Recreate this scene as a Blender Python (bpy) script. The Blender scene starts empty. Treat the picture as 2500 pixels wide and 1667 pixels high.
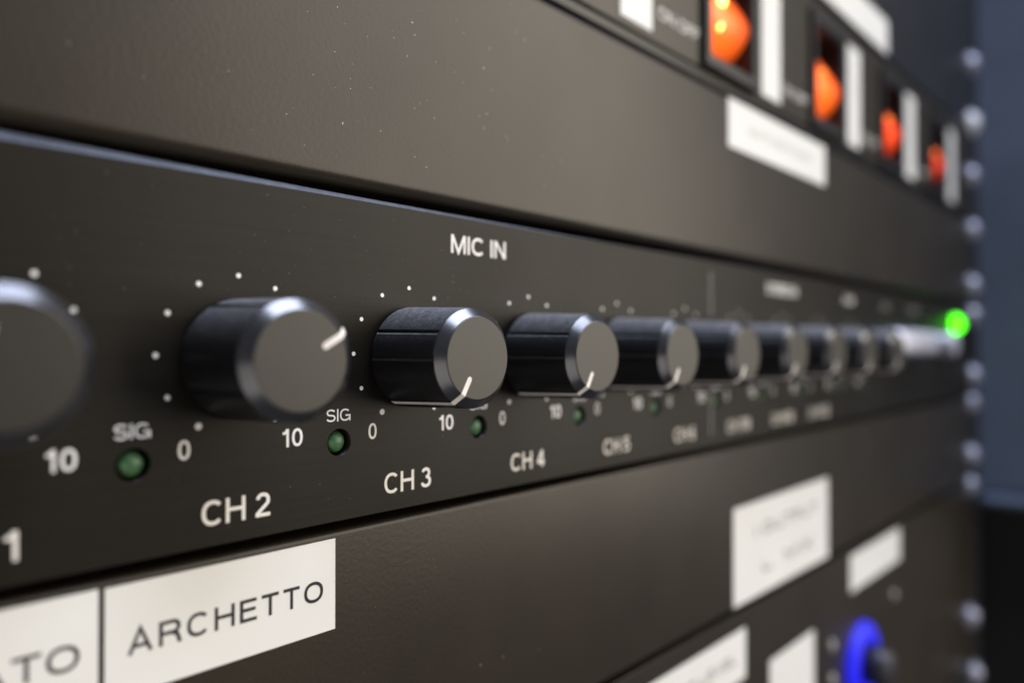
import bpy, bmesh, math, random
from mathutils import Vector
R = math.radians
C = bpy.context.scene.collection
scene = bpy.context.scene
MM = 0.001                      # everything below is written in millimetres
random.seed(7)

# ------------------------------------------------------------------ camera
cam = bpy.data.cameras.new('camera'); cam_o = bpy.data.objects.new('camera', cam); C.objects.link(cam_o)
cam_o.location = (0, -84.4*MM, 0)
cam.sensor_width = 36; cam.lens = 25.4
cam_o.rotation_euler = (R(90.42), 0, R(-46.1))
cam.clip_start = 0.002; cam.clip_end = 50
cam.dof.use_dof = True
cam.dof.focus_distance = 0.0995
cam.dof.aperture_fstop = 6.9
cam.dof.aperture_blades = 7; cam.dof.aperture_rotation = R(12)
scene.camera = cam_o

# ------------------------------------------------------------------ world, lamps, exposure
w = bpy.data.worlds.new('World'); scene.world = w; w.use_nodes = True
bg = w.node_tree.nodes['Background']; bg.inputs[0].default_value = (0.80, 0.84, 1.0, 1); bg.inputs[1].default_value = 0.10
def area(name, loc, target, sx, sy, power, color):
    l = bpy.data.lights.new(name, 'AREA'); l.shape = 'RECTANGLE'; l.size = sx; l.size_y = sy
    l.energy = power; l.color = color
    o = bpy.data.objects.new(name, l); C.objects.link(o); o.location = loc
    o.rotation_euler = (Vector(target)-Vector(loc)).to_track_quat('-Z', 'Y').to_euler()
    return o
area('room_light', (1.02, -1.06, 0.40), (0.15, 0, 0.0), 1.15, 1.45, 23.5, (1.0, 0.91, 0.765))
area('fill_light', (-0.55, -0.95, -0.55), (0.10, 0, 0), 1.2, 1.0, 3.8, (1.0, 0.93, 0.84))
area('ceiling_light', (0.29, -0.34, 1.05), (0.15, 0, 0), 0.8, 0.6, 19, (0.74, 0.82, 1.0))
scene.view_settings.view_transform = 'Standard'; scene.view_settings.look = 'None'
scene.view_settings.exposure = 0; scene.view_settings.gamma = 1

# ------------------------------------------------------------------ materials
def new_mat(name, base, rough=0.5, metal=0.0, spec=0.5):
    m = bpy.data.materials.new(name); m.use_nodes = True
    p = m.node_tree.nodes['Principled BSDF']
    p.inputs['Base Color'].default_value = (*base, 1); p.inputs['Roughness'].default_value = rough
    p.inputs['Metallic'].default_value = metal; p.inputs['Specular IOR Level'].default_value = spec
    return m, m.node_tree, p
def coords(nt, scale=(1, 1, 1)):
    tc = nt.nodes.new('ShaderNodeTexCoord'); mp = nt.nodes.new('ShaderNodeMapping')
    mp.inputs['Scale'].default_value = scale; nt.links.new(tc.outputs['Object'], mp.inputs['Vector'])
    return mp.outputs[0]
def noise(nt, vec, scale, detail=3, rough=0.55):
    n = nt.nodes.new('ShaderNodeTexNoise'); n.inputs['Scale'].default_value = scale
    n.inputs['Detail'].default_value = detail; n.inputs['Roughness'].default_value = rough
    nt.links.new(vec, n.inputs['Vector']); return n.outputs['Fac']
def ramp(nt, fac, stops):
    r = nt.nodes.new('ShaderNodeValToRGB'); e = r.color_ramp.elements
    while len(e) < len(stops): e.new(0.5)
    for el, (pos, col) in zip(e, stops):
        el.position = pos; el.color = (*col, 1) if len(col) == 3 else col
    nt.links.new(fac, r.inputs[0]); return r.outputs[0]
def bump(nt, p, h, strength, dist):
    b = nt.nodes.new('ShaderNodeBump'); b.inputs['Strength'].default_value = strength; b.inputs['Distance'].default_value = dist
    nt.links.new(h, b.inputs['Height']); nt.links.new(b.outputs[0], p.inputs['Normal'])
def painted(name, base, rough, peel=0.25, spec=0.5):
    """powder coat: orange-peel relief, slight tone variation, fine pale dust"""
    m, nt, p = new_mat(name, base, rough, 0, spec)
    v = coords(nt)
    n = noise(nt, v, 35, 4)
    lo = tuple(c*0.90 for c in base); hi = tuple(c*1.12 for c in base)
    col = ramp(nt, n, [(0.35, lo), (0.65, hi)])
    vo = nt.nodes.new('ShaderNodeTexVoronoi'); vo.inputs['Scale'].default_value = 260; nt.links.new(v, vo.inputs['Vector'])
    sp = ramp(nt, vo.outputs['Distance'], [(0.035, (1, 1, 1)), (0.06, (0, 0, 0))])
    gate = ramp(nt, noise(nt, v, 60, 2), [(0.58, (0, 0, 0)), (0.70, (1, 1, 1))])
    mu = nt.nodes.new('ShaderNodeMath'); mu.operation = 'MULTIPLY'; nt.links.new(sp, mu.inputs[0]); nt.links.new(gate, mu.inputs[1])
    mx = nt.nodes.new('ShaderNodeMix'); mx.data_type = 'RGBA'
    gr = ramp(nt, noise(nt, v, 3800, 2), [(0.3, (0.86,)*3), (0.7, (1.14,)*3)])
    gm = nt.nodes.new('ShaderNodeMix'); gm.data_type = 'RGBA'; gm.blend_type = 'MULTIPLY'; gm.inputs[0].default_value = 1
    nt.links.new(col, gm.inputs[6]); nt.links.new(gr, gm.inputs[7])
    nt.links.new(mu.outputs[0], mx.inputs[0]); nt.links.new(gm.outputs[2], mx.inputs[6]); mx.inputs[7].default_value = (0.30, 0.28, 0.25, 1)
    nt.links.new(mx.outputs[2], p.inputs['Base Color'])
    rr = ramp(nt, noise(nt, coords(nt, (60, 60, 40)), 1, 5, 0.6), [(0.3, (rough*0.95,)*3), (0.7, (rough*1.05,)*3)])
    nt.links.new(rr, p.inputs['Roughness'])
    bump(nt, p, noise(nt, v, 1500, 2), peel, 0.00006)
    return m
M = {}
M['powder'] = painted('black_powder_coat', (0.026, 0.0205, 0.0140), 0.34, 0.42, 0.34)
M['powder_dark'] = painted('dark_grey_powder_coat', (0.018, 0.018, 0.020), 0.32, 0.30, 0.35)

m, nt, p = new_mat('brushed_black_anodised', (0.030, 0.027, 0.023), 0.44, 0, 0.18)
v = coords(nt, (14, 600, 2400))
st = noise(nt, v, 1.0, 4, 0.6)
nt.links.new(ramp(nt, st, [(0.3, (0.009, 0.0074, 0.0052)), (0.7, (0.014, 0.0115, 0.0082))]), p.inputs['Base Color'])
v2 = coords(nt)
vo = nt.nodes.new('ShaderNodeTexVoronoi'); vo.inputs['Scale'].default_value = 420; nt.links.new(v2, vo.inputs['Vector'])
nt.links.new(ramp(nt, noise(nt, v2, 40, 3), [(0.3, (0.38,)*3), (0.7, (0.44,)*3)]), p.inputs['Roughness'])
bump(nt, p, st, 0.12, 0.00003)
M['anodised'] = m

def simple(key, name, base, rough, metal=0, spec=0.5, nscale=200, var=0.12, bmp=0.0):
    m, nt, p = new_mat(name, base, rough, metal, spec)
    v = coords(nt); n = noise(nt, v, nscale, 3)
    nt.links.new(ramp(nt, n, [(0.3, tuple(c*(1-var) for c in base)), (0.7, tuple(min(1, c*(1+var)) for c in base))]), p.inputs['Base Color'])
    if bmp: bump(nt, p, noise(nt, v, nscale*6, 2), bmp, 0.00004)
    M[key] = m; return m, nt, p
simple('edge_metal', 'bare_blue_grey_edge', (0.07, 0.08, 0.105), 0.5, 0.2, nscale=900, var=0.25)
simple('label', 'white_tape', (0.82, 0.81, 0.775), 0.45, nscale=45, var=0.035, bmp=0.05)
simple('ink_black', 'black_tape_ink', (0.012, 0.010, 0.014), 0.5)
simple('ink_white', 'white_panel_print', (0.88, 0.85, 0.80), 0.55, nscale=1500, var=0.06)
simple('ink_faint', 'faint_panel_print', (0.32, 0.30, 0.27), 0.55)
simple('black', 'black_void_paint', (0.008, 0.008, 0.009), 0.7)
simple('black_plastic', 'black_switch_plastic', (0.012, 0.012, 0.013), 0.35)
simple('side_paint', 'blue_grey_cabinet_paint', (0.12, 0.15, 0.215), 0.5, nscale=9, var=0.28, bmp=0.2)
simple('nickel', 'nickel_screw', (0.42, 0.42, 0.50), 0.45, 0.8)
simple('pale_glint', 'screw_pale_glint', (0.90, 0.91, 1.0), 0.5, 0.15)  # glint of the one bright screw, put into a near-white base colour
simple('dark_metal', 'dark_button_metal', (0.045, 0.045, 0.055), 0.45, 0.6)
simple('silver', 'satin_silver', (0.72, 0.73, 0.84), 0.45, 0.7)
simple('cap', 'grey_knob_cap', (0.017, 0.0145, 0.010), 0.42, nscale=500, var=0.05)
simple('chamfer', 'knob_turned_rim', (0.135, 0.135, 0.145), 0.25, 0.9, nscale=500, var=0.1)
simple('line', 'ivory_indicator_line', (0.85, 0.79, 0.73), 0.5)
simple('speck', 'dust_speck', (0.55, 0.54, 0.52), 0.9)

# knob skirt: satin black with a thin film of settled dust on its upward faces
m, nt, p = new_mat('black_knob_with_dust', (0.010, 0.010, 0.012), 0.42)
v = coords(nt)
vo = nt.nodes.new('ShaderNodeTexVoronoi'); vo.inputs['Scale'].default_value = 3800; nt.links.new(v, vo.inputs['Vector'])
sp = ramp(nt, vo.outputs['Distance'], [(0.10, (1, 1, 1)), (0.30, (0, 0, 0))])
gate = ramp(nt, noise(nt, v, 1500, 4, 0.7), [(0.32, (0.25,)*3), (0.72, (1, 1, 1))])
geo = nt.nodes.new('ShaderNodeNewGeometry'); sx = nt.nodes.new('ShaderNodeSeparateXYZ'); nt.links.new(geo.outputs['Normal'], sx.inputs[0])
up = nt.nodes.new('ShaderNodeMapRange'); up.inputs['From Min'].default_value = 0.1; up.inputs['From Max'].default_value = 1.0; nt.links.new(sx.outputs['Z'], up.inputs['Value'])
def mul(a, b, op='MULTIPLY'):
    q = nt.nodes.new('ShaderNodeMath'); q.operation = op; q.use_clamp = True
    for i, s in enumerate((a, b)):
        if isinstance(s, (int, float)): q.inputs[i].default_value = s
        else: nt.links.new(s, q.inputs[i])
    return q.outputs[0]
film = mul(mul(mul(up.outputs[0], up.outputs[0]), gate), 0.7)
dots = mul(mul(sp, gate), mul(up.outputs[0], 0.75))
fac = mul(film, dots, 'ADD')
mx = nt.nodes.new('ShaderNodeMix'); mx.data_type = 'RGBA'; nt.links.new(fac, mx.inputs[0])
mx.inputs[6].default_value = (0.010, 0.010, 0.012, 1); mx.inputs[7].default_value = (0.42, 0.42, 0.45, 1)
nt.links.new(mx.outputs[2], p.inputs['Base Color'])
M['knob'] = m

def emit(key, name, base, col, strength, rough=0.3):
    m, nt, p = new_mat(name, base, rough)
    p.inputs['Emission Color'].default_value = (*col, 1); p.inputs['Emission Strength'].default_value = strength
    M[key] = m; return m, nt, p
emit('green_lamp', 'green_power_lamp', (0.05, 0.5, 0.02), (0.065, 0.85, 0.0), 5.5)
emit('blue_lamp', 'blue_ring_lamp', (0.01, 0.01, 0.25), (0.006, 0.006, 0.80), 0.95, 0.6)
emit('neon', 'neon_lamp_glow', (0.9, 0.4, 0.1), (1.0, 0.42, 0.10), 9)
emit('neon_dim', 'weak_neon_lamp_glow', (0.9, 0.3, 0.1), (1.0, 0.25, 0.02), 1.6)
m, nt, p = emit('rocker', 'lit_red_rocker', (0.40, 0.03, 0.012), (1.0, 0.145, 0.008), 1.0)
v = coords(nt)      # the neon bulb behind the lens: brighter close to it
ln = nt.nodes.new('ShaderNodeVectorMath'); ln.operation = 'DISTANCE'; nt.links.new(v, ln.inputs[0]); ln.inputs[1].default_value = (-0.004, 0.0, -0.002)
mr = nt.nodes.new('ShaderNodeMapRange'); nt.links.new(ln.outputs['Value'], mr.inputs['Value'])
mr.inputs['From Min'].default_value = 0.002; mr.inputs['From Max'].default_value = 0.016; mr.inputs['To Min'].default_value = 2.1; mr.inputs['To Max'].default_value = 0.25
nt.links.new(mr.outputs[0], p.inputs['Emission Strength'])
m, nt, p = new_mat('unlit_green_led', (0.045, 0.13, 0.05), 0.42)
p.inputs['Transmission Weight'].default_value = 0.0; p.inputs['Coat Weight'].default_value = 0.15
nt.links.new(ramp(nt, noise(nt, coords(nt), 900, 3), [(0.35, (0.028, 0.095, 0.036)), (0.7, (0.07, 0.18, 0.07))]), p.inputs['Base Color'])
M['led'] = m

# ------------------------------------------------------------------ object helpers (mm in, metres out)
def mesh(name, verts, faces, mat, smooth=False):
    me = bpy.data.meshes.new(name); me.from_pydata([(a*MM, b*MM, c*MM) for a, b, c in verts], [], faces)
    me.materials.append(mat)
    bm = bmesh.new(); bm.from_mesh(me); bmesh.ops.recalc_face_normals(bm, faces=bm.faces); bm.to_mesh(me); bm.free()
    if smooth:
        for q in me.polygons: q.use_smooth = True
    me.update(); return me
def put(name, me, parent=None, loc=(0, 0, 0), label=None):
    o = bpy.data.objects.new(name, me); C.objects.link(o); o.location = [c*MM for c in loc]
    if parent: o.parent = parent
    if label: o['label'] = label
    return o
def thing(name, label, cat, loc, group=None):
    o = bpy.data.objects.new(name, None); C.objects.link(o); o.location = [c*MM for c in loc]; o.empty_display_size = 0.01
    o['label'] = label; o['category'] = cat
    if group: o['group'] = group
    return o
def box(x0, x1, y0, y1, z0, z1, bev=0.0):
    bm = bmesh.new(); bmesh.ops.create_cube(bm, size=1)
    for q in bm.verts:
        q.co = ((x0+x1)/2+q.co.x*(x1-x0), (y0+y1)/2+q.co.y*(y1-y0), (z0+z1)/2+q.co.z*(z1-z0))
    if bev: bmesh.ops.bevel(bm, geom=bm.edges[:], offset=bev, segments=2, profile=0.5, affect='EDGES')
    vs = [tuple(q.co) for q in bm.verts]; bm.verts.index_update(); fs = [tuple(q.index for q in f.verts) for f in bm.faces]
    bm.free(); return vs, fs
def bx(name, mat, parent, dims, bev=0.0, loc=(0, 0, 0), label=None):
    return put(name, mesh(name, *box(*dims, bev), mat), parent, loc, label)
def extrude_x(profile, x0, x1):
    n = len(profile); vs = [(x0, y, z) for y, z in profile]+[(x1, y, z) for y, z in profile]
    fs = [(i, (i+1) % n, n+(i+1) % n, n+i) for i in range(n)]+[tuple(range(n)), tuple(range(n, 2*n))]
    return vs, fs
def lathe(profile, n=48, cap0=True, cap1=True, rmod=None):
    """profile of (y, r); axis along Y, towards the viewer is -y"""
    vs = []; fs = []
    for y, r in profile:
        for k in range(n):
            a = 2*math.pi*k/n; rr = r-(rmod(a, y) if rmod else 0)
            vs.append((rr*math.cos(a), y, rr*math.sin(a)))
    for i in range(len(profile)-1):
        for k in range(n): fs.append((i*n+k, i*n+(k+1) % n, (i+1)*n+(k+1) % n, (i+1)*n+k))
    if cap0: fs.append(tuple(range(n)))
    if cap1: fs.append(tuple((len(profile)-1)*n+k for k in range(n)))
    return vs, fs
def sharpen(me, ang=35):
    me.set_sharp_from_angle(angle=R(ang))
def plate_with_holes(name, x0, x1, z0, z1, y0, y1, holes, mat, rects=()):
    cu = bpy.data.curves.new(name, 'CURVE'); cu.dimensions = '2D'; cu.fill_mode = 'BOTH'; cu.extrude = (y1-y0)/2*MM
    def sp(pts):
        s = cu.splines.new('POLY'); s.points.add(len(pts)-1); s.use_cyclic_u = True
        for q, (a, b) in zip(s.points, pts): q.co = (a*MM, b*MM, 0, 1)
    sp([(x0, z0), (x1, z0), (x1, z1), (x0, z1)])
    for hx, hz, hr in holes: sp([(hx+hr*math.cos(2*math.pi*k/40), hz+hr*math.sin(2*math.pi*k/40)) for k in range(40)])
    for a, b, c, d in rects: sp([(a, c), (b, c), (b, d), (a, d)])
    t = bpy.data.objects.new('tmp', cu); C.objects.link(t)
    me = bpy.data.meshes.new_from_object(t.evaluated_get(bpy.context.evaluated_depsgraph_get()))
    bpy.data.objects.remove(t)
    for q in me.vertices:
        a, b, c = q.co; q.co = (a, (y0+y1)/2*MM+c, b)
    me.materials.clear(); me.materials.append(mat); me.name = name
    bm = bmesh.new(); bm.from_mesh(me); bmesh.ops.remove_doubles(bm, verts=bm.verts, dist=1e-6); bmesh.ops.recalc_face_normals(bm, faces=bm.faces); bm.to_mesh(me); bm.free()
    return me

# ------------------------------------------------------------------ lettering: a grotesque drawn with strokes
def arc(cx, cy, rx, ry, a0, a1, n=None):
    n = n or max(6, int(abs(a1-a0)/10)); o = []
    for i in range(n+1):
        a = R(a0+(a1-a0)*i/n); c, s = math.cos(a), math.sin(a); e = 2/2.25
        o.append((cx+rx*math.copysign(abs(c)**e, c), cy+ry*math.copysign(abs(s)**e, s)))
    return o
def glyph(ch, w):
    h = w/2; T = 1-h
    if ch == ' ': return 0.22, []
    if ch == 'A': return .92, [[(h*.9, 0), (.46, 1-h*.2), (.92-h*.9, 0)], [(.2, .31), (.72, .31)]]
    if ch == 'B': return .80, [[(h, 0), (h, 1)], [(h, T), (.42, T)]+arc(.45, (T+.52)/2, .26, (T-.52)/2, 90, -90)[1:]+[(h, .52)], [(.45, .52)]+arc(.45, (.52+h)/2, .35-h, (.52-h)/2, 90, -90)+[(h, h)]]
    if ch == 'C': return .90, [arc(.46, .5, .46-h, .5-h, 42, 318)]
    if ch == 'D': return .88, [[(h, 0), (h, 1)], [(h, T), (.38, T)]+arc(.40, .5, .48-h, .5-h, 90, -90)[1:]+[(h, h)]]
    if ch == 'E': return .76, [[(h, 0), (h, 1)], [(h, T), (.75, T)], [(h, .53), (.70, .53)], [(h, h), (.76, h)]]
    if ch == 'F': return .72, [[(h, 0), (h, 1)], [(h, T), (.72, T)], [(h, .5), (.64, .5)]]
    if ch == 'G': return .96, [arc(.47, .5, .47-h, .5-h, 42, 330), [(.50, .46), (.96-h, .46), (.96-h, 0)]]
    if ch == 'H': return .86, [[(h, 0), (h, 1)], [(.86-h, 0), (.86-h, 1)], [(h, .53), (.86-h, .53)]]
    if ch == 'I': return w, [[(h, 0), (h, 1)]]
    if ch == 'L': return .70, [[(h, 1), (h, h), (.70, h)]]
    if ch == 'M': return 1.0, [[(h, 0), (h, 1)], [(1-h, 0), (1-h, 1)], [(h*1.1, 1), (.5, .06), (1-h*1.1, 1)]]
    if ch == 'N': return .86, [[(h, 0), (h, 1)], [(.86-h, 0), (.86-h, 1)], [(h*1.2, .97), (.86-h*1.2, .03)]]
    if ch == 'O': return .98, [arc(.49, .5, .49-h, .5-h, 0, 360, 40)]
    if ch == 'P': return .78, [[(h, 0), (h, 1)], [(h, T), (.48, T)]+arc(.48, (T+.45)/2, .30-h, (T-.45)/2, 90, -90)[1:]+[(h, .45)]]
    if ch == 'R': return .86, [[(h, 0), (h, 1)], [(h, T), (.50, T)]+arc(.52, (T+.48)/2, .31-h, (T-.48)/2, 90, -90)[1:]+[(h, .48)], [(.52, .46), (.70, .38), (.76, .18), (.81, 0)]]
    if ch == 'S': return .80, [arc(.40, (T+.51)/2, .38-h, (T-.51)/2, 18, 262)+arc(.40, (.51+h)/2, .40-h, (.51-h)/2, 82, -165)]
    if ch == 'T': return .80, [[(.40, 0), (.40, 1)], [(0, T), (.80, T)]]
    if ch == 'U': return .86, [[(h, 1), (h, .38)]+arc(.43, .38, .43-h, .38-h, 180, 360)+[(.86-h, 1)]]
    if ch == 'V': return .86, [[(h, 1), (.43, 0), (.86-h, 1)]]
    if ch == 'W': return 1.2, [[(h, 1), (.32, 0), (.6, .95), (.88, 0), (1.2-h, 1)]]
    if ch == 'X': return .84, [[(h, 0), (.84-h, 1)], [(h, 1), (.84-h, 0)]]
    if ch == '/': return .36, [[(0, 0), (.36, 1)]]
    if ch == '0': return .66, [arc(.33, .5, .33-h, .5-h, 0, 360, 36)]
    if ch == '1': return .46, [[(.40-h, 0), (.40-h, 1)], [(.02, .76), (.20, .78), (.37-h, .97)]]
    if ch == '2': return .68, [arc(.34, T-.24, .32-h, .24, 172, -32)+[(.08, .14), (h*.9, h)], [(0, h), (.68, h)]]
    if ch == '3': return .68, [arc(.33, (T+.53)/2, .29-h, (T-.53)/2, 165, -90), arc(.34, (.53+h)/2, .34-h, (.53-h)/2, 90, -168)]
    if ch == '4': return .70, [[(.55-h, 0), (.55-h, 1)], [(.55-h, .97), (h*.8, .28)], [(h*.4, .27), (.70, .27)]]
    if ch == '5': return .68, [[(.62, T), (.17, T), (.10, .47)]+arc(.34, .33, .34-h, .33-h, 140, -165)]
    if ch == '6': return .68, [arc(.35, .32, .33-h, .32-h, 0, 360, 30), arc(.42, .45, .42-h, .55-h, 60, 195)]
    if ch == '7': return .66, [[(0, T), (.60, T), (.34, .5), (.24, 0)]]
    if ch == '8': return .68, [arc(.34, (T+.53)/2, .29-h, (T-.53)/2, 0, 360, 28), arc(.34, (.53+h)/2, .34-h, (.53-h)/2, 0, 360, 28)]
    if ch == '9': return .68, [arc(.33, .68, .33-h, .32-h, 0, 360, 30), arc(.26, .55, .42-h, .55-h, -120, 15)]
    raise KeyError(ch)
def strip(pts, w):
    closed = (abs(pts[0][0]-pts[-1][0])+abs(pts[0][1]-pts[-1][1])) < 1e-5
    if closed: pts = pts[:-1]
    pts = [q for i, q in enumerate(pts) if i == 0 or (abs(q[0]-pts[i-1][0])+abs(q[1]-pts[i-1][1])) > 1e-4]
    n = len(pts); L = []; Rr = []
    for i in range(n):
        a = Vector(pts[i-1]) if (i > 0 or closed) else None; b = Vector(pts[i]); c = Vector(pts[(i+1) % n]) if (i < n-1 or closed) else None
        d1 = (b-a).normalized() if a is not None else (c-b).normalized(); d2 = (c-b).normalized() if c is not None else d1
        n1 = Vector((-d1.y, d1.x)); n2 = Vector((-d2.y, d2.x)); mid = (n1+n2)
        mid = mid.normalized() if mid.length > 1e-6 else n1
        k = w/2/max(0.45, mid.dot(n1)); L.append(b+mid*k); Rr.append(b-mid*k)
    fs = [(i, (i+1) % n, n+(i+1) % n, n+i) for i in range(n if closed else n-1)]
    return L+Rr, fs
def text(name, s, size, width, cx, z, mat, parent, w=0.15, track=0.13, y=-0.02, align='C', label=None):
    """s printed flat on a panel; z is the middle of the capitals, size their height, width the ink width (mm)"""
    x = 0; strokes = []
    for ch in s:
        adv, st = glyph(ch, w)
        for q in st: strokes.append([(a+x, b) for a, b in q])
        x += adv+track
    total = x-track; sx = (width/total) if width else size
    ink = sx*total; x0 = cx-ink/2 if align == 'C' else (cx-ink if align == 'R' else cx)
    vs = []; fs = []
    for k, q in enumerate(strokes):
        P, F = strip([(a*sx/size, b) for a, b in q], w); o = len(vs); yy = y-0.004*(k % 5)
        vs += [(x0-cx+p.x*size, yy, p.y*size-size/2) for p in P]; fs += [tuple(o+i for i in f) for f in F]
    return put(name, mesh(name, vs, fs, mat), parent, (cx, 0, z), label)

# ------------------------------------------------------------------ shared pieces
X0, X1 = -58.0, 424.6
def build_screw_mesh():
    prof = [(0, 6.3), (-0.9, 6.3), (-1.1, 6.1), (-1.15, 4.6), (-2.2, 4.4), (-3.2, 3.6), (-3.8, 2.4), (-3.9, 1.5), (-2.2, 1.2)]
    me = mesh('rack_screw', *lathe(prof, 28), M['nickel'], True); sharpen(me, 40); return me
screw_me = build_screw_mesh()
cross_me = mesh('screw_cross', [(-1.5, -3.92, -.3), (1.5, -3.92, -.3), (1.5, -3.92, .3), (-1.5, -3.92, .3), (-.3, -3.93, -1.5), (.3, -3.93, -1.5), (.3, -3.93, 1.5), (-.3, -3.93, 1.5)], [(0, 1, 2, 3), (4, 5, 6, 7)], M['black'])
bright_me = screw_me.copy(); bright_me.materials.clear(); bright_me.materials.append(M['pale_glint'])
def rack_screw(parent, z, bright=False):
    for x in (417.5, -50.5):
        s = put('rack_screw', bright_me if bright and x > 0 else screw_me, parent, (x, 0, z)); s.rotation_euler = (0, random.uniform(0, 3), 0)
        put('screw_cross', cross_me, s)
def blank_profile(z0, z1, r, depth):
    pts = [(depth, z0)]
    pts += [(r-r*math.sin(R(a)), z0+r-r*math.cos(R(a))) for a in range(0, 91, 10)]
    pts += [(r-r*math.cos(R(a)), z1-r+r*math.sin(R(a))) for a in range(0, 91, 10)]
    pts += [(depth, z1), (depth, z1-1.2), (2.4, z1-1.2), (2.4, z0+1.2), (depth, z0+1.2)]
    return pts
def folded_panel(parent, z0, z1, r=1.3, depth=14, mat='powder'):
    me = mesh('folded_sheet', *extrude_x([(y, z) for y, z in blank_profile(z0, z1, r, depth)], X0, X1), M[mat], True); sharpen(me, 25)
    return put('folded_sheet', me, parent)
def sticker(parent, x0, x1, z0, z1, label, lift=0.0):
    cx, cz = (x0+x1)/2, (z0+z1)/2
    vs, fs = box(x0-cx, x1-cx, -0.16-lift, -0.005, z0-cz, z1-cz, 0.03)
    return put('label_sticker', mesh('label_sticker', vs, fs, M['label']), parent, (cx, 0, cz), label)

# ------------------------------------------------------------------ the rack mixer
mixer = thing('audio_mixer', 'black audio mixer with a row of round knobs, MIC IN lettering and green power light', 'mixer', (0, 0, 0))
pitch = 25.9
kx = [14.1+pitch*i for i in range(10)]
led_x = [x+14.1 for x in kx]
ledz = -12.86
fp = plate_with_holes('faceplate', X0, X1, -23.4, 20.2, 0, 3, [(x, ledz, 1.85) for x in led_x], M['anodised'])
put('faceplate', fp, mixer)
# bare top edge, bevelled; its narrowing shapes in the shadow line across it
n = 24; vs = []; fs = []
for i in range(n+1):
    x = X0+(200-X0)*i/n; b = max(0.05, 1.15-(x-10)*0.0104) if x > 10 else 1.15
    vs += [(x, 0.0, 20.203), (x, b, 20.203+b), (x, 3.0, 20.203+b), (x, 3.0, 20.203)]
for i in range(n):
    for k in range(4): fs.append((i*4+k, i*4+(k+1) % 4, i*4+4+(k+1) % 4, i*4+4+k))
fs += [(0, 1, 2, 3), tuple(n*4+k for k in range(4))]
put('bevelled_edge', mesh('bevelled_edge', vs, fs, M['edge_metal']), mixer, label='bare blue-grey bevelled top edge, narrowed to suggest a shadow across it')
bx('chassis', M['black'], mixer, (X0+14, X1-14, 3.01, 90, -21, 18))

H = 0.85; L1 = 84.4-70.7; L2 = 84.4-69.6; RB, RF = 6.75, 5.5; RK = 7.25   # rim, cap and foot radii
def groove(a, y):
    d = math.degrees(a) % 360
    for g in (90, 60, 180, 270, 300):
        e = abs((d-g+180) % 360-180)
        if e < 2.2 and -L1-0.01 < y < -H-0.01: return 0.30 if e < 1.4 else 0.12
    return 0
body_me = mesh('knob', *lathe([(0.0, 3.2), (-H, 3.2), (-H, RK-0.15), (-H-0.15, RK), (-L1+0.6, RB+0.03), (-L1+0.12, RB)], 240, rmod=groove), M['knob'], True); sharpen(body_me, 25)
rim_me = mesh('knob_rim', *lathe([(-L1+0.12, RB), (-L1+0.04, RB), (-L1-0.05, RB-0.10), (-L1-0.15, RB-0.22), (-L2+0.10, RF+0.10), (-L2+0.02, RF)], 120), M['chamfer'], True); sharpen(rim_me, 50)
cap_me = mesh('knob_cap', *lathe([(-L2+0.3, RF), (-L2-0.01, RF), (-L2-0.06, RF-0.06)], 96), M['cap'], True); sharpen(cap_me, 30)
# indicator: runs along the skirt, over the rim and in over the cap; drawn pointing to +x
prof = [(-H-0.3, RK+0.14), (-L1+0.1, RB+0.12), (-L1-0.13, RB-0.16), (-L2+0.02, RF+0.13), (-L2-0.10, RF-0.02), (-L2-0.10, 3.15)]
vs = []; fs = []; hw = 0.38
for y, r in prof: vs += [(r, y, -hw), (r, y, hw)]
b = prof[-1]
for i in range(len(prof)-1): fs.append((2*i, 2*i+1, 2*i+3, 2*i+2))
vs += [(b[1]-hw*0.8, b[0], -hw*0.5), (b[1]-hw*0.8, b[0], hw*0.5)]; k = 2*len(prof); fs.append((k-2, k-1, k+1, k))
ind_me = mesh('indicator_line', vs, fs, M['line'])
led_me = mesh('signal_led', *lathe([(2.5, 1.52), (1.35, 1.52), (0.95, 1.42), (0.62, 1.15), (0.42, 0.75), (0.34, 0.3), (0.335, 0.02)], 32), M['led'], True)
well_me = mesh('led_well', *lathe([(2.98, 2.4), (2.9, 2.4), (2.9, 0.01)], 24), M['black'])
dot_s = mesh('scale_dot', [(0.30*math.cos(2*math.pi*k/18), -0.022, 0.30*math.sin(2*math.pi*k/18)) for k in range(18)], [tuple(range(18))], M['ink_white'])
dot_b = mesh('scale_dot', [(0.42*math.cos(2*math.pi*k/20), -0.022, 0.42*math.sin(2*math.pi*k/20)) for k in range(20)], [tuple(range(20))], M['ink_white'])
angles = [113, 30]+[240]*8
names = ['CH 1', 'CH 2', 'CH 3', 'CH 4', 'CH 5', 'CH 6', 'CH 7/8', 'CH 9/10', 'CH 11/12', None]
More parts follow.
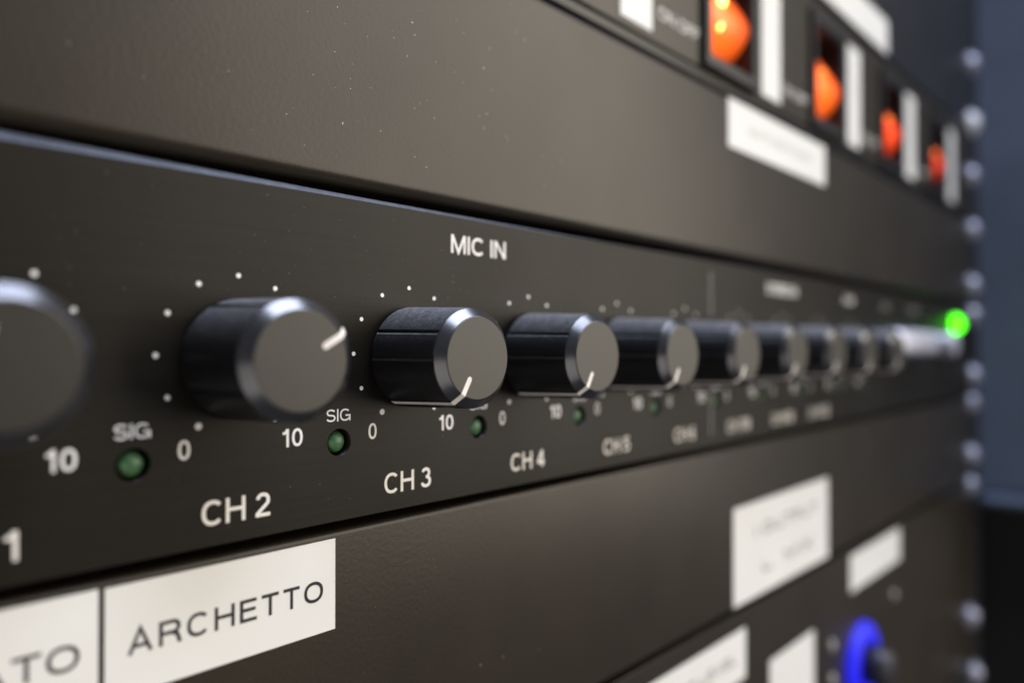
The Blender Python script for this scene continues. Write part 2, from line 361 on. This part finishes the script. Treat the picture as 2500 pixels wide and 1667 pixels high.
for i, x in enumerate(kx):
    kn = put('knob', body_me, mixer, (x-(0.4 if i == 0 else 0), random.uniform(-0.12, 0.12), -1.5), 'black knob of channel %d' % (i+1) if i < 6 else None)
    kn.rotation_euler = (0, -R(angles[i]+(random.uniform(-2.5, 2.5) if i > 3 else 0)), 0)
    put('knob_rim', rim_me, kn, label='brighter turned rim of the knob'); put('knob_cap', cap_me, kn, label='flat grey-brown front of the knob'); put('indicator_line', ind_me, kn)
    put('signal_led', led_me, mixer, (led_x[i], 0, ledz))
    for k in range(11):
        a = R(240-30*k); put('scale_dot', dot_b if k in (0,) else dot_s, mixer, (x+9.55*math.cos(a), 0, -0.95+9.55*math.sin(a)))
    text('zero_mark', '0', 2.25, 1.35, x-6.4, -11.8, M['ink_white'], mixer, w=0.152)
    text('ten_mark', '10', 2.3, 2.85, x+7.2, -11.6, M['ink_white'], mixer, w=0.152)
    text('signal_lettering', 'SIG', 1.65, 3.75, x+14.0, -9.2, M['ink_white'], mixer, w=0.13)
    if names[i]:
        wd = {4: 8.5, 6: 11.6, 7: 13.2, 8: 14.6}[len(names[i])]
        text('channel_lettering', names[i], 2.95, wd, x-(0.55 if i == 0 else 0.1), -19.5, M['ink_white'], mixer, w=0.152)
text('heading_lettering', 'MIC IN', 2.85, 12.1, 80.1, 16.0, M['ink_white'], mixer, w=0.16, track=0.12)
text('heading_lettering', 'STEREO IN', 2.85, 19.5, 195.2, 15.6, M['ink_white'], mixer, w=0.16)
text('heading_lettering', 'MAIN', 2.5, 8, 246.5, 15.2, M['ink_white'], mixer, w=0.14)
text('heading_lettering', 'USB', 2.2, 8, 283, 14.6, M['ink_faint'], mixer, w=0.14)
text('heading_lettering', 'POWER', 2.2, 12, 318, 14.6, M['ink_faint'], mixer, w=0.14)
vs = []; fs = []
for k in range(34):
    z = 17.6-0.33*k if k < 32 else None
    for zz in ([z] if z else []):
        o = len(vs); vs += [(-.11, -.022, zz-.1), (.11, -.022, zz-.1), (.11, -.022, zz+.1), (-.11, -.022, zz+.1)]; fs.append((o, o+1, o+2, o+3))
for k in range(33):
    zz = -10-0.33*k; o = len(vs); vs += [(-.11, -.022, zz-.1), (.11, -.022, zz-.1), (.11, -.022, zz+.1), (-.11, -.022, zz+.1)]; fs.append((o, o+1, o+2, o+3))
put('dotted_divider', mesh('dotted_divider', vs, fs, M['ink_white']), mixer, (155.5, 0, 0))
# power end: a wide silver bar button and the green lamp
me = mesh('power_button', *box(-25, 25, -7.5, 0, -4.6, 4.6, 2.2), M['silver'], True); put('power_button', me, mixer, (301, 0, 1.6), 'wide satin silver push bar')
bx('power_button_surround', M['black_plastic'], mixer, (274, 328, -0.6, -0.01, -5.2, 8.4), 0.25)
me = mesh('power_lamp', *lathe([(0, 4.0), (-1.2, 4.0), (-2.6, 3.4), (-3.6, 2.0), (-3.9, 0.3)], 28), M['green_lamp'], True); put('power_lamp', me, mixer, (382, 0, 10.4), 'bright green power lamp')
me = mesh('end_knob', *lathe([(0, 5.2), (-5.5, 5.0), (-6.3, 4.3)], 48), M['silver'], True); sharpen(me, 30); put('headphone_socket_ring', me, mixer, (358, 0, 1.0))
rack_screw(mixer, 15.5); rack_screw(mixer, -14.5)

# ------------------------------------------------------------------ panels above and below
G = 'blank folded panels in the rack'
up_p = thing('blank_panel', 'dusty black blank panel right above the mixer, long white tape label on it', 'blank panel', (0, 0, 42), G)
folded_panel(up_p, 22.1-42, 62.0-42, 1.7)
s = sticker(up_p, 164, 226, 49.2-42, 61.2-42, 'long white tape label with small faint lettering')
text('lettering', 'SWITCHED POWER', 1.9, 40, 0, 0, M['ink_faint'], s, w=0.12, y=-0.18)
rack_screw(up_p, 30-42); rack_screw(up_p, 57.5-42)

lo_p = thing('blank_panel', 'black blank panel below the mixer with white tape labels, one reading ARCHETTO', 'blank panel', (0, 0.8, -45), G)
folded_panel(lo_p, -65.4+45, -24.95+45, 0.7)
s = sticker(lo_p, 25.6, 53.95, -38.0+45, -25.85+45, 'white tape label reading ARCHETTO')
text('lettering', 'ARCHETTO', 2.75, 24.2, -0.35+0.55, -0.4, M['ink_black'], s, w=0.155, track=0.22, y=-0.18)
s = sticker(lo_p, -12.0, 25.0, -37.95+45, -25.75+45, 'white tape label cut by the left frame edge, ending in TO')
text('lettering', 'ATO', 2.75, 9.3, 23.25-6.5, -0.3, M['ink_black'], s, w=0.155, track=0.13, y=-0.18, align='R')
s = sticker(lo_p, 167.8, 229.6, -64.9+45, -40.4+45, 'tall white tape label with two lines of lettering')
text('lettering', 'I OUTPUT', 3.0, 42, 2, 4.6, M['ink_black'], s, w=0.16, y=-0.18)
text('lettering', 'L  MIX', 3.0, 34, 2, -5.2, M['ink_black'], s, w=0.16, y=-0.18)
rack_screw(lo_p, -27.8+45); rack_screw(lo_p, -54+45)

top_p = thing('blank_panel', 'blue-black blank panel at the top of the photo with one white tape label', 'blank panel', (0, 0, 148), G)
folded_panel(top_p, 105.8-148, 192-148, 1.3, mat='powder_dark')
s = sticker(top_p, 222, 287, 107.5-148, 119.5-148, 'white tape label')
rack_screw(top_p, 111-148, True); rack_screw(top_p, 140-148)

bot_p = thing('blank_panel', 'black blank panel lowest in the rack at the bottom right corner', 'blank panel', (0, 0, -176), G)
folded_panel(bot_p, -199+176, -156+176, 1.3, mat='powder_dark')
rack_screw(bot_p, -161.5+176)

# ------------------------------------------------------------------ the switched power unit
pw = thing('power_switch_unit', 'black power unit with glowing orange-red rocker switches and upright white tape labels', 'power unit', (0, 0.3, 84))
sx_c = (165, 228.5, 292, 355.5)
put('faceplate', plate_with_holes('power_faceplate', X0, X1, 65.2-84, 104.6-84, 0, 3, [], M['powder'], [(cx-11.8, cx+11.8, -16.2-1, 16.2-1) for cx in sx_c]), pw)
bx('lower_lip', M['powder_dark'], pw, (X0, X1, 0.6, 3, 62.9-84, 65.0-84), 0.3)
bx('chassis', M['black'], pw, (X0+14, X1-14, 14, 90, 65-84, 103-84))
def frame_mesh():
    rects = [((-11.7, 11.7, -16.1, 16.1), 12.0), ((-11.7, 11.7, -16.1, 16.1), 0.0), ((-13.5, 13.5, -17.4, 17.4), 0.0), ((-13.5, 13.5, -17.4, 17.4), -0.9), ((-13.0, 13.0, -16.9, 16.9), -1.4),
             ((-10.9, 10.9, -14.6, 14.6), -1.4), ((-10.3, 10.3, -13.6, 13.6), -0.6), ((-10.3, 10.3, -13.6, 13.6), 11.0)]
    vs = []; fs = []
    for (x0, x1, z0, z1), y in rects: vs += [(x0, y, z0), (x1, y, z0), (x1, y, z1), (x0, y, z1)]
    for r in range(len(rects)-1):
        for k in range(4): fs.append((r*4+k, r*4+(k+1) % 4, (r+1)*4+(k+1) % 4, (r+1)*4+k))
    k = (len(rects)-1)*4; fs.append((k, k+1, k+2, k+3)); fs.append((0, 1, 2, 3))
    return mesh('switch_frame', vs, fs, M['black_plastic'])
frame_me = frame_mesh()
# rocker set back inside its frame, ridge across the middle, lower half pushed in at the foot
rp = [(10.0, 12.8), (7.2, 12.2), (3.4, 6.2), (0.8, 1.8), (-0.3, -0.4), (-0.8, -2.2), (-0.4, -4.2), (0.9, -6.4), (3.0, -8.8), (6.2, -10.8), (10.0, -11.3)]
vs, fs = extrude_x(rp, -9.8, 9.8); rocker_me = mesh('rocker', vs, fs, M['rocker'])
bv = bmesh.new(); bv.from_mesh(rocker_me); bmesh.ops.bevel(bv, geom=bv.edges[:], offset=0.0006, segments=2, profile=0.5, affect='EDGES'); bv.to_mesh(rocker_me); bv.free()
for q in rocker_me.polygons: q.use_smooth = True
def weaker(key, k, col):
    mm = M['rocker'].copy(); mm.name = key; pr = mm.node_tree.nodes['Principled BSDF']; pr.inputs['Emission Color'].default_value = (*col, 1)
    for nd in mm.node_tree.nodes:
        if nd.type == 'MAP_RANGE': nd.inputs['To Min'].default_value *= k; nd.inputs['To Max'].default_value *= k
    me = rocker_me.copy(); me.materials.clear(); me.materials.append(mm); return me
rocker_far = weaker('lit_red_rocker_weaker', 0.7, (1.0, 0.07, 0.008)); rocker_last = weaker('lit_red_rocker_dim', 0.42, (1.0, 0.06, 0.02))
neon_dim = mesh('neon_bulb', *lathe([(0.9, 0.2), (0.6, 0.75), (0, 1.05), (-0.6, 0.75), (-0.9, 0.2)], 16), M['neon_dim'], True)
neon_me = mesh('neon_bulb', *lathe([(0.9, 0.2), (0.6, 1.0), (0, 1.45), (-0.6, 1.0), (-0.9, 0.2)], 16), M['neon'], True)
for i, cx in enumerate(sx_c):
    sw = put('rocker_switch', frame_me, pw, (cx, -0.01, 83-84), 'rocker switch, its lower half glowing orange')
    put('rocker', rocker_me if i < 2 else (rocker_far if i == 2 else rocker_last), sw)
    for y, z in ((0.7, -4.6), (-0.2, 0.9)): put('neon_bulb', neon_me if i < 1 else neon_dim, sw, (-3.6, y, z))
    sticker(pw, cx+18.3, cx+29.8, 66.8-84, 99.6-84, 'upright white tape label beside the switch')
    text('lettering', 'ON OFF', 2.6, 17, cx-23, 72.0-84, M['ink_white'], pw, w=0.13, y=-0.03)
sticker(pw, 119.3, 130.8, 66.8-84, 99.6-84, 'upright white tape label cut by the upper frame edge')
rack_screw(pw, 84.5-84)

# ------------------------------------------------------------------ the unit with the blue ring
un = thing('control_unit', 'dark control unit at the bottom right with a blue-lit round button and white tape labels', 'control unit', (0, 1.4, -110))
bx('faceplate', M['powder'], un, (X0, X1, 0, 3, -154.5+110, -67.3+110), 0.12)
bx('chassis', M['black'], un, (X0+14, X1-14, 3.01, 90, -152+110, -69+110))
sticker(un, 251, 304, -81.6+110, -69.5+110, 'short white tape label furthest right')
s = sticker(un, 113, 175.4, -84.4+110, -71.8+110, 'long white tape label with blurred lettering')
text('lettering', 'OUTPUT LEVEL', 2.4, 44, 4, 0, M['ink_black'], s, w=0.14, y=-0.18)
sticker(un, 189.6, 220, -109.5+110, -85+110, 'squarish white tape label left of the blue ring')
ring = lathe([(0.1, 7.0), (-2.2, 7.2), (-2.9, 8.4), (-2.6, 12.0), (-1.6, 13.2), (0.1, 13.4)], 64, False, False)
put('lit_ring', mesh('lit_ring', *ring, M['blue_lamp'], True), un, (260.5, 0, -107+110), 'ring glowing blue')
me = mesh('push_button', *lathe([(0.1, 6.7), (-8, 6.5), (-9.6, 5.6), (-10.2, 4.0)], 64), M['dark_metal'], True); put('push_button', me, un, (260.5, 0, -107+110), 'dark metal button inside the blue ring')
pip = mesh('marker_dot', *lathe([(0.2, 1.9), (-0.4, 1.9), (-0.7, 1.5)], 20), M['ink_faint'], True)
for px, pz in ((297, -93.5), (234.5, -94), (234.5, -104.7)): put('marker_dot', pip, un, (px, 0, pz+110))
rack_screw(un, -68.8+110); rack_screw(un, -134+110)

# ------------------------------------------------------------------ the cabinet round them
cab = thing('rack_cabinet', 'blue-grey metal rack cabinet side and black mounting rails at the right edge', 'rack cabinet', (440, 60, -260))
def cb(name, mat, d, bev=0, label=None):
    x0, x1, y0, y1, z0, z1 = d
    return bx(name, M[mat], cab, (x0-440, x1-440, y0-60, y1-60, z0+260, z1+260), bev, label=label)
cb('side_panel', 'side_paint', (450, 454, -190, 110, -77, 330), 1.2, 'blue-grey painted side panel')
cb('side_panel_lip', 'side_paint', (441, 455, -190, 2, -82, -77.2), 2.0, 'rounded lower lip of the side panel')
cb('lower_side_panel', 'black', (466, 469, -72, 110, -330, -60))
cb('back_panel', 'black', (-80, 469, 112, 115, -330, 330))
cb('top_panel', 'black', (-80, 469, -20, 111, 331, 334)); cb('base_panel', 'black', (-80, 469, -20, 111, -334, -331))
cb('mounting_rail', 'black', (405, 430, 14.2, 16.5, -320, 320)); cb('rail_flange', 'black', (426.5, 449.4, 3.4, 5.4, -320, 320)); cb('mounting_rail', 'black', (-62, -40, 14.2, 16.5, -320, 320))

# ------------------------------------------------------------------ dust lying on the panels
def dust(parent, pts, name='dust'):
    vs = []; fs = []
    for x, z, l, wd in pts:
        a = random.uniform(0.5, 1.3); n = 6; o = len(vs)
        for k in range(n):
            t = 2*math.pi*k/n; u = l*math.cos(t)*random.uniform(.7, 1.1); q = wd*math.sin(t)*random.uniform(.7, 1.1)
            vs.append((x+u*math.cos(a)-q*math.sin(a), -0.03, z+u*math.sin(a)+q*math.cos(a)))
        fs.append(tuple(range(o, o+n)))
    d = put(name, mesh(name, vs, fs, M['speck']), parent); d['kind'] = 'stuff'; return d
pts = []
for k in range(120):
    x = random.gauss(62, 20); z = random.uniform(26, 61); s = random.uniform(.02, .09)*(1 if random.random() < .8 else 1.7)
    pts.append((x, z-42, s*1.7, s*.75))
dust(up_p, pts)
pts = [(random.uniform(20, 150), random.choice((random.uniform(-22, 19), random.uniform(6, 19))), random.uniform(.02, .055), random.uniform(.02, .05)) for k in range(230)]
dust(mixer, pts)
pts = [(random.uniform(30, 150), random.uniform(-62, -26)+45, random.uniform(.02, .06), random.uniform(.02, .05)) for k in range(60)]
dust(lo_p, pts)
